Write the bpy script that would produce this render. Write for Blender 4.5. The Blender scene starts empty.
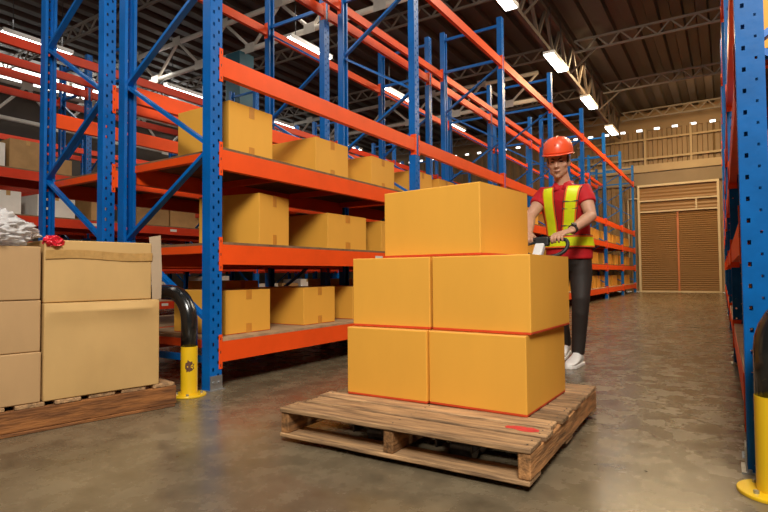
import bpy, bmesh, math, random
from mathutils import Vector, Matrix, noise
random.seed(11)
PI = math.pi
SC = bpy.context.scene
COL = SC.collection

# ------------------------------------------------------------------ materials
def new_mat(name):
    m = bpy.data.materials.new(name); m.use_nodes = True
    nt = m.node_tree; b = nt.nodes['Principled BSDF']
    return m, nt, b

def mat(name, col, rough=.5, metal=0., var=.0, scale=8., stretch=(1, 1, 1), bump=0., bscale=60., spec=.5, col2=None, thr=None, coat=0., rnd=0., emit=None, estr=0.):
    m, nt, b = new_mat(name)
    N, L = nt.nodes, nt.links
    b.inputs['Roughness'].default_value = rough
    b.inputs['Metallic'].default_value = metal
    b.inputs['Specular IOR Level'].default_value = spec
    if coat: b.inputs['Coat Weight'].default_value = coat; b.inputs['Coat Roughness'].default_value = .15
    c4 = (*col, 1)
    b.inputs['Base Color'].default_value = c4
    tc = N.new('ShaderNodeTexCoord'); mp = N.new('ShaderNodeMapping')
    mp.inputs['Scale'].default_value = stretch
    L.new(tc.outputs['Object'], mp.inputs['Vector'])
    src = None
    if var or col2:
        nz = N.new('ShaderNodeTexNoise'); nz.inputs['Scale'].default_value = scale; nz.inputs['Detail'].default_value = 6
        nz.inputs['Roughness'].default_value = .6
        if rnd:
            oi = N.new('ShaderNodeObjectInfo'); ad = N.new('ShaderNodeVectorMath'); ad.operation = 'ADD'
            sc = N.new('ShaderNodeVectorMath'); sc.operation = 'SCALE'; sc.inputs['Scale'].default_value = 37.
            cb = N.new('ShaderNodeCombineXYZ')
            L.new(oi.outputs['Random'], cb.inputs[0]); L.new(oi.outputs['Random'], cb.inputs[1])
            L.new(cb.outputs[0], sc.inputs[0]); L.new(mp.outputs[0], ad.inputs[0]); L.new(sc.outputs[0], ad.inputs[1])
            L.new(ad.outputs[0], nz.inputs['Vector'])
        else:
            L.new(mp.outputs[0], nz.inputs['Vector'])
        rp = N.new('ShaderNodeValToRGB')
        if col2:
            lo, hi = thr or (.4, .6)
            rp.color_ramp.elements[0].position = lo; rp.color_ramp.elements[1].position = hi
            rp.color_ramp.elements[0].color = c4; rp.color_ramp.elements[1].color = (*col2, 1)
        else:
            rp.color_ramp.elements[0].position = .3; rp.color_ramp.elements[1].position = .7
            rp.color_ramp.elements[0].color = (*[c * (1 - var) for c in col], 1)
            rp.color_ramp.elements[1].color = (*[min(1, c * (1 + var)) for c in col], 1)
        L.new(nz.outputs['Fac'], rp.inputs[0]); src = rp.outputs[0]
    if rnd:
        oi2 = N.new('ShaderNodeObjectInfo'); mr = N.new('ShaderNodeMapRange')
        mr.inputs['To Min'].default_value = 1 - rnd; mr.inputs['To Max'].default_value = 1 + rnd
        L.new(oi2.outputs['Random'], mr.inputs['Value'])
        hs = N.new('ShaderNodeHueSaturation'); L.new(mr.outputs[0], hs.inputs['Value'])
        if src: L.new(src, hs.inputs['Color'])
        else: hs.inputs['Color'].default_value = c4
        src = hs.outputs[0]
    if src: L.new(src, b.inputs['Base Color'])
    if bump:
        n2 = N.new('ShaderNodeTexNoise'); n2.inputs['Scale'].default_value = bscale; n2.inputs['Detail'].default_value = 4
        L.new(mp.outputs[0], n2.inputs['Vector'])
        bp = N.new('ShaderNodeBump'); bp.inputs['Strength'].default_value = bump; bp.inputs['Distance'].default_value = .01
        L.new(n2.outputs['Fac'], bp.inputs['Height']); L.new(bp.outputs[0], b.inputs['Normal'])
    if emit:
        b.inputs['Emission Color'].default_value = (*emit, 1); b.inputs['Emission Strength'].default_value = estr
    return m

BLUE = mat('blue_paint', (.001, .125, .46), .36, 0, .16, 5, rnd=.08, bump=.05, bscale=30, coat=.1, spec=.35)
BLUE_R = mat('blue_paint_worn', (.001, .105, .36), .42, 0, .14, 9, bump=.08, bscale=24, spec=.18)
ORANGE = mat('orange_paint', (.86, .082, .008), .42, 0, .08, 4, rnd=.05, spec=.3)
RED_B = mat('red_paint', (.60, .035, .006), .4, 0, .12, 4, rnd=.06, spec=.35)
DECK = mat('deck_board', (.20, .115, .055), .8, 0, .35, 4, (1, 3, 1), rnd=.1)
DECK_L = mat('deck_board_pale', (.42, .27, .15), .8, 0, .25, 4, (1, 3, 1), rnd=.1)
GALV = mat('galvanised_steel', (.42, .43, .44), .4, .8, .15, 20)
YBOX = mat('yellow_cardboard', (.77, .375, .048), .62, 0, .045, 3, (1, 1, .35), bump=.08, bscale=14, rnd=.03, spec=.35)
YBOXL = mat('yellow_cardboard_lid', (.76, .38, .085), .62, 0, .04, 3, bump=.06, bscale=14, spec=.35)
YRED = mat('red_print', (.62, .06, .012), .6, 0, .1, 20)
TAPE_Y = mat('amber_tape', (.60, .25, .035), .3, 0, .08, 30, coat=.4)
KRAFT = mat('kraft_cardboard', (.46, .285, .135), .7, 0, .07, 5, (1, 1, .4), bump=.12, bscale=10, rnd=.05, spec=.3)
KRAFT_B = mat('kraft_cardboard_big', (.55, .345, .135), .68, 0, .07, 4, (1, 1, .6), bump=.2, bscale=7, spec=.3)
KRAFT_D = mat('kraft_board_dull', (.40, .29, .19), .75, 0, .08, 6, bump=.1, spec=.3)
KRAFT_BK = mat('kraft_cardboard_far', (.42, .24, .09), .7, 0, .15, 6, rnd=.22)
WHITE_BK = mat('white_cardboard', (.72, .68, .62), .6, 0, .08, 6, rnd=.12)
TAPE_K = mat('shiny_brown_tape', (.50, .29, .10), .12, 0, .12, 30, bump=.3, bscale=40, coat=1)
def wood(name, col, dark, stretch):
    return mat(name, col, .75, 0, 0, 5.5, stretch, bump=.5, bscale=16, col2=dark, thr=(.36, .66), rnd=.38, spec=.3)
WOOD_X = wood('pallet_wood_crosswise', (.46, .27, .13), (.16, .095, .052), (.9, 8, 8))
WOOD_Y = wood('pallet_wood_lengthwise', (.42, .20, .075), (.12, .06, .025), (8, 1.0, 8))
WOOD_O = wood('pallet_wood_orange', (.42, .165, .048), (.14, .055, .022), (8, 1.0, 8))
BLACK = mat('black_paint_chipped', (.012, .012, .012), .22, 0, 0, 26, col2=(.5, .42, .12), thr=(.70, .74), coat=.5)
YELLOW = mat('yellow_paint_chipped', (.80, .50, .012), .34, 0, 0, 12, col2=(.07, .035, .02), thr=(.66, .71), coat=.3)
RUBBER = mat('black_rubber', (.02, .02, .02), .5)
WHITE_P = mat('white_paint', (.75, .74, .72), .35)
GREY_D = mat('dark_steel', (.05, .05, .055), .4, .5)
TRUSS = mat('truss_grey_paint', (.20, .17, .14), .55, 0, .12, 4)
TRUSS_W = mat('truss_white_paint', (.62, .58, .52), .5, 0, .12, 4)
TRUSS_D = mat('truss_brown_paint', (.11, .08, .06), .55, 0, .12, 4)
TEAL = mat('teal_paint', (.02, .10, .14), .5, 0, .15, 3)
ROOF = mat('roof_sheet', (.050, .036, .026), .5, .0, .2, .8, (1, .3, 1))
CLAD = mat('tan_cladding', (.25, .165, .08), .55, 0, .12, 1.5)  # brownish sheet, with the far end's warm glow mixed into the tan
CLAD_G = mat('girt_paint', (.40, .30, .17), .55, 0, .08, 2)
CLAD_B = mat('band_panel', (.24, .18, .11), .6, 0, .08, 2)
SHUT = mat('shutter_paint', (.27, .155, .065), .45, 0, .08, 1.5, (.2, 1, 1))
SHUT_R = mat('shutter_guide_red', (.50, .17, .07), .5, 0, .1, 5)
FRAME_W = mat('door_frame_paint', (.60, .50, .34), .5, 0, .06, 4)
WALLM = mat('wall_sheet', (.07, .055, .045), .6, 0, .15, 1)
TUBE = mat('tube_diffuser', (.9, .9, .9), .4, emit=(1, .97, .9), estr=9.)
SKYPANEL = mat('translucent_panel', (.9, .9, .85), .4, emit=(1, .97, .90), estr=4.5)
LABEL_W = mat('label_paper', (.7, .68, .62), .6)
# people
SKIN = mat('skin', (.56, .30, .19), .5, 0, .06, 14, spec=.4)
HAIR = mat('hair', (.010, .008, .007), .5, 0, .3, 60)
SHIRT = mat('red_jersey', (.52, .006, .012), .75, 0, .10, 12, bump=.35, bscale=13)
PANTS = mat('dark_trousers', (.020, .013, .010), .7, 0, .2, 10, bump=.5, bscale=16)
LIME = mat('lime_reflective', (.80, .93, .012), .45, 0, .06, 20)
ORNG_T = mat('orange_trim', (.90, .16, .02), .55)
HELM = mat('orange_plastic', (.88, .10, .03), .35, coat=.25)
SHOE = mat('white_leather', (.78, .75, .71), .5, 0, .05, 20)
EYEM = mat('dark_eye', (.015, .01, .008), .25)
LIPM = mat('lip', (.36, .13, .09), .5)
BAG = None
def bag_mat():
    m, nt, b = new_mat('clear_plastic_film')
    b.inputs['Base Color'].default_value = (.80, .78, .78, 1); b.inputs['Roughness'].default_value = .2
    b.inputs['Transmission Weight'].default_value = .35; b.inputs['IOR'].default_value = 1.2
    b.inputs['Alpha'].default_value = .85
    return m
BAG = bag_mat()
FOIL = mat('red_foil', (.68, .01, .03), .22, .3, .2, 40, coat=.6)

def floor_mat():
    m, nt, b = new_mat('polished_concrete')
    N, L = nt.nodes, nt.links
    tc = N.new('ShaderNodeTexCoord')
    n1 = N.new('ShaderNodeTexNoise'); n1.inputs['Scale'].default_value = 1.1; n1.inputs['Detail'].default_value = 9; n1.inputs['Roughness'].default_value = .62
    n2 = N.new('ShaderNodeTexNoise'); n2.inputs['Scale'].default_value = 7; n2.inputs['Detail'].default_value = 8; n2.inputs['Roughness'].default_value = .65
    n3 = N.new('ShaderNodeTexNoise'); n3.inputs['Scale'].default_value = 2.6; n3.inputs['Detail'].default_value = 3
    for n in (n1, n2, n3): L.new(tc.outputs['Object'], n.inputs['Vector'])
    r1 = N.new('ShaderNodeValToRGB'); e = r1.color_ramp.elements
    e[0].position = .3; e[1].position = .7
    e[0].color = (.105, .080, .050, 1); e[1].color = (.235, .188, .120, 1)
    L.new(n1.outputs['Fac'], r1.inputs[0])
    r2 = N.new('ShaderNodeValToRGB'); e = r2.color_ramp.elements
    e[0].position = .3; e[1].position = .72; e[0].color = (.62, .60, .58, 1); e[1].color = (1.22, 1.2, 1.18, 1)
    L.new(n2.outputs['Fac'], r2.inputs[0])
    mx = N.new('ShaderNodeMix'); mx.data_type = 'RGBA'; mx.blend_type = 'MULTIPLY'; mx.inputs[0].default_value = 1
    L.new(r1.outputs[0], mx.inputs[6]); L.new(r2.outputs[0], mx.inputs[7])
    # dark oily stains
    r3 = N.new('ShaderNodeValToRGB'); e = r3.color_ramp.elements
    e[0].position = .55; e[1].position = .75; e[0].color = (1, 1, 1, 1); e[1].color = (.78, .77, .76, 1)
    L.new(n3.outputs['Fac'], r3.inputs[0])
    mx2 = N.new('ShaderNodeMix'); mx2.data_type = 'RGBA'; mx2.blend_type = 'MULTIPLY'; mx2.inputs[0].default_value = 1
    L.new(mx.outputs[2], mx2.inputs[6]); L.new(r3.outputs[0], mx2.inputs[7])
    L.new(mx2.outputs[2], b.inputs['Base Color'])
    mr = N.new('ShaderNodeMapRange'); mr.inputs['To Min'].default_value = .16; mr.inputs['To Max'].default_value = .36
    mr.inputs['From Min'].default_value = .3; mr.inputs['From Max'].default_value = .7
    L.new(n2.outputs['Fac'], mr.inputs['Value']); L.new(mr.outputs[0], b.inputs['Roughness'])
    bp = N.new('ShaderNodeBump'); bp.inputs['Strength'].default_value = .03; bp.inputs['Distance'].default_value = .004
    L.new(n2.outputs['Fac'], bp.inputs['Height']); L.new(bp.outputs[0], b.inputs['Normal'])
    return m
FLOOR = floor_mat()

# ------------------------------------------------------------------ mesh helpers
class MB:
    def __init__(s): s.v = []; s.f = []; s.m = []
    def add(s, vs, fs, mi=0):
        o = len(s.v); s.v += [tuple(v) for v in vs]
        s.f += [tuple(i + o for i in f) for f in fs]; s.m += [mi] * len(fs)
    def box(s, a, b, mi=0):
        x0, x1 = sorted((a[0], b[0])); y0, y1 = sorted((a[1], b[1])); z0, z1 = sorted((a[2], b[2]))
        s.add([(x0,y0,z0),(x1,y0,z0),(x1,y1,z0),(x0,y1,z0),(x0,y0,z1),(x1,y0,z1),(x1,y1,z1),(x0,y1,z1)],
              [(0,3,2,1),(4,5,6,7),(0,1,5,4),(1,2,6,5),(2,3,7,6),(3,0,4,7)], mi)
    def bar(s, p, q, w, h, up=(0, 0, 1), mi=0):
        p, q = Vector(p), Vector(q); d = (q - p).normalized(); u = Vector(up)
        r = d.cross(u)
        if r.length < 1e-4: r = d.cross(Vector((1, 0, 0)))
        r.normalize(); u = r.cross(d)
        vs = [c + r * (sx * w / 2) + u * (sy * h / 2) for c in (p, q) for sx, sy in ((-1,-1),(1,-1),(1,1),(-1,1))]
        s.add(vs, [(0,1,2,3),(7,6,5,4),(0,4,5,1),(1,5,6,2),(2,6,7,3),(3,7,4,0)], mi)
    def tube(s, pts, rad, n=12, mi=0, cap=True, sq=(1, 1)):
        pts = [Vector(p) for p in pts]; k = len(pts)
        if not hasattr(rad, '__len__'): rad = [rad] * k
        t = [(pts[min(i+1, k-1)] - pts[max(i-1, 0)]).normalized() for i in range(k)]
        r = t[0].cross(Vector((0, 0, 1)))
        if r.length < 1e-3: r = t[0].cross(Vector((0, 1, 0)))
        r.normalize(); vs = []
        for i in range(k):
            r = (r - t[i] * r.dot(t[i])).normalized(); u = r.cross(t[i])
            for j in range(n):
                a = 2 * PI * j / n
                vs.append(pts[i] + (r * (math.cos(a) * sq[0]) + u * (math.sin(a) * sq[1])) * rad[i])
        fs = [(i*n+j, i*n+(j+1) % n, (i+1)*n+(j+1) % n, (i+1)*n+j) for i in range(k-1) for j in range(n)]
        if cap: fs += [tuple(range(n))[::-1], tuple(range((k-1)*n, k*n))]
        s.add(vs, fs, mi)
    def loft(s, rings, mi=0, cap=True):
        n = len(rings[0]); vs = [v for r in rings for v in r]; k = len(rings)
        fs = [(i*n+j, i*n+(j+1) % n, (i+1)*n+(j+1) % n, (i+1)*n+j) for i in range(k-1) for j in range(n)]
        if cap: fs += [tuple(range(n))[::-1], tuple(range((k-1)*n, k*n))]
        s.add(vs, fs, mi)
    def ball(s, c, r, M=None, n=16, mi=0, zmin=-1.):
        c = Vector(c); R = Vector(r) if hasattr(r, '__len__') else Vector((r, r, r)); rings = []
        for i in range(n // 2 + 1):
            ph = -PI/2 + PI * i / (n // 2); ring = []
            for j in range(n):
                a = 2*PI*j/n; v = Vector((math.cos(ph)*math.cos(a)*R.x, math.cos(ph)*math.sin(a)*R.y, math.sin(ph)*R.z)) if 0 < i < n//2 else Vector((1e-4*math.cos(a), 1e-4*math.sin(a), math.sin(ph)*R.z))
                if M: v = M @ v
                ring.append(c + v)
            rings.append(ring)
        s.loft(rings, mi)
    def mesh(s, name, mats, smooth=False):
        me = bpy.data.meshes.new(name); me.from_pydata(s.v, [], s.f)
        for m in (mats if isinstance(mats, (list, tuple)) else [mats]): me.materials.append(m)
        for p, i in zip(me.polygons, s.m): p.material_index = i; p.use_smooth = smooth
        me.validate(); me.update()
        bm = bmesh.new(); bm.from_mesh(me); bmesh.ops.recalc_face_normals(bm, faces=bm.faces); bm.to_mesh(me); bm.free()
        return me
    def build(s, name, mats, parent=None, loc=(0,0,0), rot=(0,0,0), bevel=0, smooth=False, seg=2):
        return put(name, s.mesh(name, mats, smooth), parent, loc, rot, bevel, seg)

def put(name, me, parent=None, loc=(0,0,0), rot=(0,0,0), bevel=0, seg=2):
    o = bpy.data.objects.new(name, me); COL.objects.link(o)
    o.location = loc; o.rotation_euler = rot
    if parent: o.parent = parent
    if bevel:
        b = o.modifiers.new('bevel', 'BEVEL'); b.width = bevel; b.segments = seg; b.limit_method = 'ANGLE'
    return o
def tag(o, label=None, cat=None, group=None, kind=None):
    if label: o['label'] = label
    if cat: o['category'] = cat
    if group: o['group'] = group
    if kind: o['kind'] = kind
    return o
def empty(name, loc=(0,0,0), rz=0, label=None, cat=None, group=None):
    o = bpy.data.objects.new(name, None); COL.objects.link(o); o.location = loc; o.rotation_euler = (0,0,rz)
    o.empty_display_size = .1
    return tag(o, label, cat, group)
def copy_tree(o, parent=None):
    c = o.copy(); COL.objects.link(c); c.parent = parent
    for ch in [x for x in o.children]: copy_tree(ch, c)
    return c
def smooth_by_angle(o, ang=40):
    for p in o.data.polygons: p.use_smooth = True
    o.data.set_sharp_from_angle(angle=math.radians(ang))

# ------------------------------------------------------------------ setting
YW = 20.7; XLW = -15.6; XRW = 5.2; YF = -5.0; ZR = 6.3
m = MB(); m.box((XLW, YF, -.1), (XRW, YW, 0)); tag(m.build('floor', FLOOR), kind='structure')

def corrugated(u0, u1, pitch, amp, v0, v1, fn, th=.01):
    """trapezoid sheet: u along the waves, v across; fn(u, v, h) -> point"""
    m = MB(); u = u0; prof = []
    while u < u1 - 1e-6:
        for du, h in ((0, 0), (.42, 0), (.5, 1), (.92, 1)):
            if u + du * pitch <= u1: prof.append((u + du*pitch, h*amp))
        u += pitch
    prof.append((u1, 0))
    vs = []; k = len(prof)
    for hh in (0, th):
        for v in (v0, v1):
            vs += [fn(uu, v, h + hh) for uu, h in prof]
    fs = []
    for i in range(k-1):
        fs.append((i, i+1, k+i+1, k+i)); fs.append((2*k+i, 3*k+i, 3*k+i+1, 2*k+i+1))
        fs.append((i, 2*k+i, 2*k+i+1, i+1)); fs.append((k+i, k+i+1, 3*k+i+1, 3*k+i))
    fs += [(0, k, 3*k, 2*k), (k-1, 3*k-1, 4*k-1, 2*k-1)]
    m.add(vs, fs); return m
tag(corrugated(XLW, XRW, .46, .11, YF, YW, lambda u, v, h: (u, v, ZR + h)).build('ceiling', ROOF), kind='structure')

# back wall: tan cladding, upper slot vents that let daylight through, girts, posts
DX0, DX1, DZ = -2.52, -.22, 3.66
m = MB()
def clad(x0, x1, z0, z1):
    c = corrugated(x0, x1, .3, -.05, z0, z1, lambda u, v, h: (u, YW + .05 + h, v)); m.add(c.v, c.f)
clad(XLW, DX0, 0, 5.66); clad(DX1, XRW, 0, 5.66); clad(DX0, DX1, DZ, 5.66)
x = XLW
while x < XRW:                                       # slots
    m.box((x, YW, 5.66), (x + .36 + .06*random.random(), YW + .06, 5.74)); x += .55
m.box((XLW, YW, 5.74), (XRW, YW + .06, ZR + .13))
tag(m.build('wall_back', CLAD), kind='structure')
m = MB()
for z, h, d in ((4.62, .07, .08), (5.30, .06, .08), (2.6, .06, .08), (1.3, .06, .08)):
    if z > DZ: m.box((-4.6, YW-.10, z), (XRW, YW-.002, z+h))
for xx in (-2.35, -.95, .45, 1.9): m.box((xx, YW-.12, 4.3), (xx+.07, YW-.101, 5.69))
m.box((-4.6, YW-.14, 4.18), (XRW, YW-.002, 4.44))
tag(m.build('trim_1', CLAD_G), 'pale horizontal girts and posts on the tan rear wall', kind='structure')
m = MB(); m.box((-3.9, YW-.07, 3.74), (XRW, YW-.004, 4.17))
tag(m.build('trim_2', CLAD_B), 'plain brown lintel band above the roller door', kind='structure')
# roller door
dr = empty('door_1', ((DX0+DX1)/2, YW, 0)); tag(dr, 'tall brown roller shutter door with pale steel frame at the aisle end', kind='structure')
W = (DX1 - DX0)/2
m = MB()
z = 0
while z < 2.74:
    m.add([(-W, -.02, z), (W, -.02, z), (W, -.05, z+.035), (-W, -.05, z+.035), (W, -.02, z+.07), (-W, -.02, z+.07)], [(0,1,2,3),(3,2,4,5)]); z += .07
m.box((-W, -.019, 0), (W, .0, 2.74)); m.build('shutter', SHUT, dr)
m = MB(); m.box((-.03, -.085, 0), (.03, -.052, 2.74)); m.build('shutter_guide', SHUT_R, dr)
m = MB(); z = 2.80
while z < DZ:
    m.add([(-W, -.02, z), (W, -.02, z), (W, -.04, z+.06), (-W, -.04, z+.06), (W, -.02, z+.12), (-W, -.02, z+.12)], [(0,1,2,3),(3,2,4,5)]); z += .12
m.build('upper_panel', SHUT, dr)
m = MB()
m.box((-W-.07, -.14, 0), (-W, -.02, DZ+.07)); m.box((W, -.14, 0), (W+.07, -.02, DZ+.07)); m.box((-W, -.14, DZ), (W, -.02, DZ+.07))
for z in (2.76, 3.14): m.box((-W, -.12, z), (W, -.051, z+.05))
m.box((W-.62, -.11, 2.81), (W-.57, -.05, 3.14)); m.box((-W, -.12, 0), (W, -.055, .05))
m.build('door_frame', FRAME_W, dr)
m = MB(); m.box((-W-.4, -.1, 1.2), (-W-.36, -.03, 3.3)); m.box((-W-.4, -.1, 3.26), (-W-.07, -.03, 3.3)); m.build('side_frame', FRAME_W, dr)

# side and front walls, clerestory band on the far left
m = MB()
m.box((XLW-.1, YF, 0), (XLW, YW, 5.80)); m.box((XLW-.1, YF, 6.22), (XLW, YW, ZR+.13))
tag(m.build('wall_left', WALLM), kind='structure')
w1 = empty('window_1', (XLW-.05, 0, 5.80)); tag(w1, 'long bright translucent clerestory band high on the far side wall', kind='structure')
m = MB(); m.box((-.02, 3.5, 0), (.0, YW-.2, .42)); m.build('translucent_panel', SKYPANEL, w1)
m = MB(); m.box((-.03, YF, 0), (.02, 3.5, .42)); m.build('blank_panel', WALLM, w1)
m = MB()
for i in range(9): m.box((.005, 3.6+i*2.05, 0), (.045, 3.66+i*2.05, .42))
m.build('mullion', TRUSS_W, w1)
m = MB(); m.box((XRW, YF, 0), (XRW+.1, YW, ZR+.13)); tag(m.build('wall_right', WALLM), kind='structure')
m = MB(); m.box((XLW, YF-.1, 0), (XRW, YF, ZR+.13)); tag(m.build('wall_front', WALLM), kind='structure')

# ------------------------------------------------------------------ roof trusses
def lattice(name, p, q, depth, pitch, r, ma, label, group=None, web=None):
    """parallel chord truss from p to q (top chord), hanging down by depth"""
    p, q = Vector(p), Vector(q); L = (q-p).length; d = (q-p)/L
    root = empty(name, p, 0, label, 'roof truss', group)
    m = MB(); m.bar((0,0,0), d*L, r*2, r*2); m.build('top_chord', ma, root)
    m = MB(); m.bar((0,0,-depth), d*L + Vector((0,0,-depth)), r*2, r*2); m.build('bottom_chord', ma, root)
    m = MB(); n = max(2, int(round(L/pitch)))
    for i in range(n):
        a, b, c = d*(L*i/n), d*(L*(i+.5)/n), d*(L*(i+1)/n); dn = Vector((0,0,-depth))
        w = web or r*.7
        m.bar(a, b+dn, w*2, w*2); m.bar(b+dn, c, w*2, w*2)
    m.build('web', ma, root)
    return root
ordn = ['first', 'second', 'third', 'fourth', 'fifth', 'sixth', 'seventh', 'eighth']
for i, y in enumerate((2.66, 6.16, 9.66, 13.16, 16.66, 20.1)):
    lattice('lattice_truss', (-2.95, y, ZR-.06), (XRW, y, ZR-.06), .27, .5, .022, TRUSS, f'slim grey lattice truss crossing the roof over the open aisle, {ordn[i]} from the near end', 'slim lattice trusses over the aisle')
for i, y in enumerate((2.66, 6.16, 9.66, 13.16, 16.66, 20.1)):
    lattice('lattice_truss', (XLW, y, ZR-.06), (-3.25, y, ZR-.06), .27, .5, .022, TRUSS, f'slim grey lattice truss crossing the roof above the tall racks, {ordn[i]} from the near end', 'slim lattice trusses over the racks')
g = lattice('girder_truss', (-3.1, YF+.1, ZR-.05), (-3.1, YW-.25, ZR-.05), .78, 1.15, .042, TRUSS_D, 'long brown girder truss running down the aisle above the ceiling lights')
m = MB()
for i, y in enumerate((2.66, 6.16, 9.66, 13.16, 16.66)):
    m = MB(); m.bar((0, y-YF-.1, -.78), (.62, y-YF-.1, -.29), .04, .04); m.build('knee_brace', TRUSS_D, g)
def heavy(y, zl, zu, x0, x1, label):
    root = empty('roof_truss', (x0, y, zl), 0, label, 'roof truss', 'heavy white roof trusses')
    L = x1-x0; D = zu-zl
    m = MB(); m.tube([(0,0,0),(L,0,0)], .055, 10); m.build('bottom_chord', TRUSS_W, root, smooth=True)
    m = MB(); m.tube([(0,0,D),(L,0,D)], .055, 10); m.build('top_chord', TRUSS_W, root, smooth=True)
    n = int(L/1.5); g_ = MB(); w = MB()
    for i in range(n):
        a, b, c = L*i/n, L*(i+.5)/n, L*(i+1)/n
        w.tube([(a,0,D),(b,0,0)], .034, 8); w.tube([(b,0,0),(c,0,D)], .034, 8)
        for (xx, zz) in ((a, D), (b, 0)): g_ = MB(); g_.box((xx-.13,-.065, zz-.10), (xx+.13,-.055, zz+.10)); g_.build('gusset_plate', TRUSS_W, root)
    w.build('web', TRUSS_W, root, smooth=True)
    return root
heavy(7.8, 5.42, 6.15, XLW+.1, -4.2, 'heavy pale tubular truss crossing above the tall racks near the teal column')
heavy(14.4, 5.42, 6.15, XLW+.1, -4.2, 'heavy pale tubular truss crossing above the racks far behind the teal column')
m = MB(); m.box((-8.80, 7.6, 0), (-8.38, 8.0, 5.36)); tag(m.build('building_column', TEAL, bevel=.01), 'square teal steel column standing between the racks under the pale truss', 'column')
lt = heavy(0, 4.55, 5.45, 0, 14.0, 'white tubular truss running along the far side wall below the clerestory band')
lt.location = (-14.6, 3.2, 4.55); lt.rotation_euler = (0, 0, PI/2); del lt['group']

# ------------------------------------------------------------------ ceiling lights
def light_fixture(loc, w, l, label, group, power, rot=0):
    root = empty('ceiling_light', loc, rot, label, 'ceiling light', group)
    m = MB(); m.box((-w/2, -l/2, .03), (w/2, l/2, .08)); m.box((-w/2-.012, -l/2, 0), (-w/2, l/2, .08)); m.box((w/2, -l/2, 0), (w/2+.012, l/2, .08)); m.build('housing', WHITE_P, root)
    m = MB(); m.box((-w/2+.004, -l/2+.02, .0), (w/2-.004, l/2-.02, .027)); m.build('diffuser', TUBE, root)
    m = MB(); m.bar((0, -l*.35, .08), (0, -l*.35, ZR-loc[2]+.02), .012, .012); m.build('hanger', GREY_D, root)
    m = MB(); m.bar((0, l*.35, .08), (0, l*.35, ZR-loc[2]+.02), .012, .012); m.build('hanger', GREY_D, root)
    return root
for i, y in enumerate((1.45, 4.85, 8.25, 11.65, 14.95, 18.3)):
    light_fixture((-3.0, y, 5.22), .21, 1.15, f'white box ceiling light under the brown girder, {ordn[i]} from the near end', 'ceiling lights under the girder', 0)
for i, y in enumerate((4.7, 8.1, 11.5, 14.9)):
    light_fixture((-6.9, y, 5.2), .12, 1.25, f'slim tube ceiling light above the narrow rear aisle, {ordn[i]} from the near end', 'tube lights over the rear aisle', 0)
for i, y in enumerate((5.0, 8.4, 11.8, 15.2)):
    light_fixture((-11.1, y, 5.2), .12, 1.25, f'slim tube ceiling light above the farthest aisle, {ordn[i]} from the near end', 'tube lights over the farthest aisle', 0)

# ------------------------------------------------------------------ racks
PB = 2.565; HT = 4.39
LV = dict(G=.29, S1=.893, S2=1.489, A=2.08, T=3.78)
def upright_mesh(name, w=.09, d=.07, ma=BLUE, side_holes=False, H=HT):
    m = MB(); t = .003
    # front face at x=0 with two staggered columns of real holes
    ys = [-w/2, -w*.29, -w*.29+.014, w*.29-.014, w*.29, w/2]
    p = .0762; z = 0
    def strip(f, c0, c1, hole, ph, hh=.021):
        if not hole:
            m.add([f(c0,0), f(c1,0), f(c1,H), f(c0,H)], [(0,1,2,3)]); return
        z = 0; k = 0
        while True:
            zh = ph + k*p
            if zh + hh > H: m.add([f(c0,z), f(c1,z), f(c1,H), f(c0,H)], [(0,1,2,3)]); break
            m.add([f(c0,z), f(c1,z), f(c1,zh), f(c0,zh)], [(0,1,2,3)]); z = zh + hh; k += 1
    F = lambda c, z: (0, c, z)
    for i in range(5): strip(F, ys[i], ys[i+1], i in (1, 3), .04 if i == 1 else .04+p/2)
    # raised centre rib
    for sgn in (-1, 1):
        G = lambda c, z, s=sgn: (-c, s*w/2, z)
        if side_holes:
            xs = [0, d*.20, d*.20+.011, d*.66, d*.66+.008, d]
            for i in range(5): strip(G, xs[i], xs[i+1], i in (1, 3), .03 if i == 1 else .03+p/2, .016 if i == 1 else .01)
        else:
            strip(G, 0, d, False, 0)
        m.add([(-d, sgn*w/2, 0), (-d, sgn*(w/2-.022), 0), (-d, sgn*(w/2-.022), H), (-d, sgn*w/2, H)], [(0,1,2,3)])
    me = m.mesh(name, ma)
    return me
def up_obj(me, parent, loc, rot):
    o = put('upright', me, parent, loc, rot)
    so = o.modifiers.new('thickness', 'SOLIDIFY'); so.thickness = .003; so.offset = 0
    return o
UP = upright_mesh('upright')
UP_R = upright_mesh('upright_wide', .09, .082, BLUE_R, True)
def beam_mesh(name, L, ma, h=.125, face=+1, w=.045, conn=True, cw=.032, oh=.028):
    """box beam along +y from 0 to L; outer face at x=0; end connectors wrap over the uprights"""
    m = MB()
    # stepped profile
    prof = [(0,0),(0,-h),(-w,-h),(-w,-.022),(-w*.55,-.022),(-w*.55,0)]
    a = [(x, .046, z) for x, z in prof]; b = [(x, L-.046, z) for x, z in prof]
    # shallow bead along the outer face
    m.loft([a, b])
    if conn:
        for y0, y1 in ((.022, .047), (L-.047, L-.022)):
            m.box((.0005, y0, -h-.04), (.006, y1, .045))
            for zz in (.02, -h*.5, -h-.018): m.box((.006, y0+.009, zz-.008), (.0065, y0+.015, zz+.008), 1)
            yy = .046 if y0 < 1 else L-.046
            m.box((-.05, yy-.002, -h-.04), (.006, yy+.002, .045))
    return m.mesh(name, [ma, GREY_D])
BE = beam_mesh('shelf_beam', PB, ORANGE); BE_T = beam_mesh('shelf_beam_slim', PB, ORANGE, .11)
BE_R = beam_mesh('shelf_beam_far', PB, RED_B, .12)
def box_mesh(name, a, b, ma, bev=0):
    m = MB(); m.box(a, b); return m.mesh(name, ma)
FOOT = None
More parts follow.
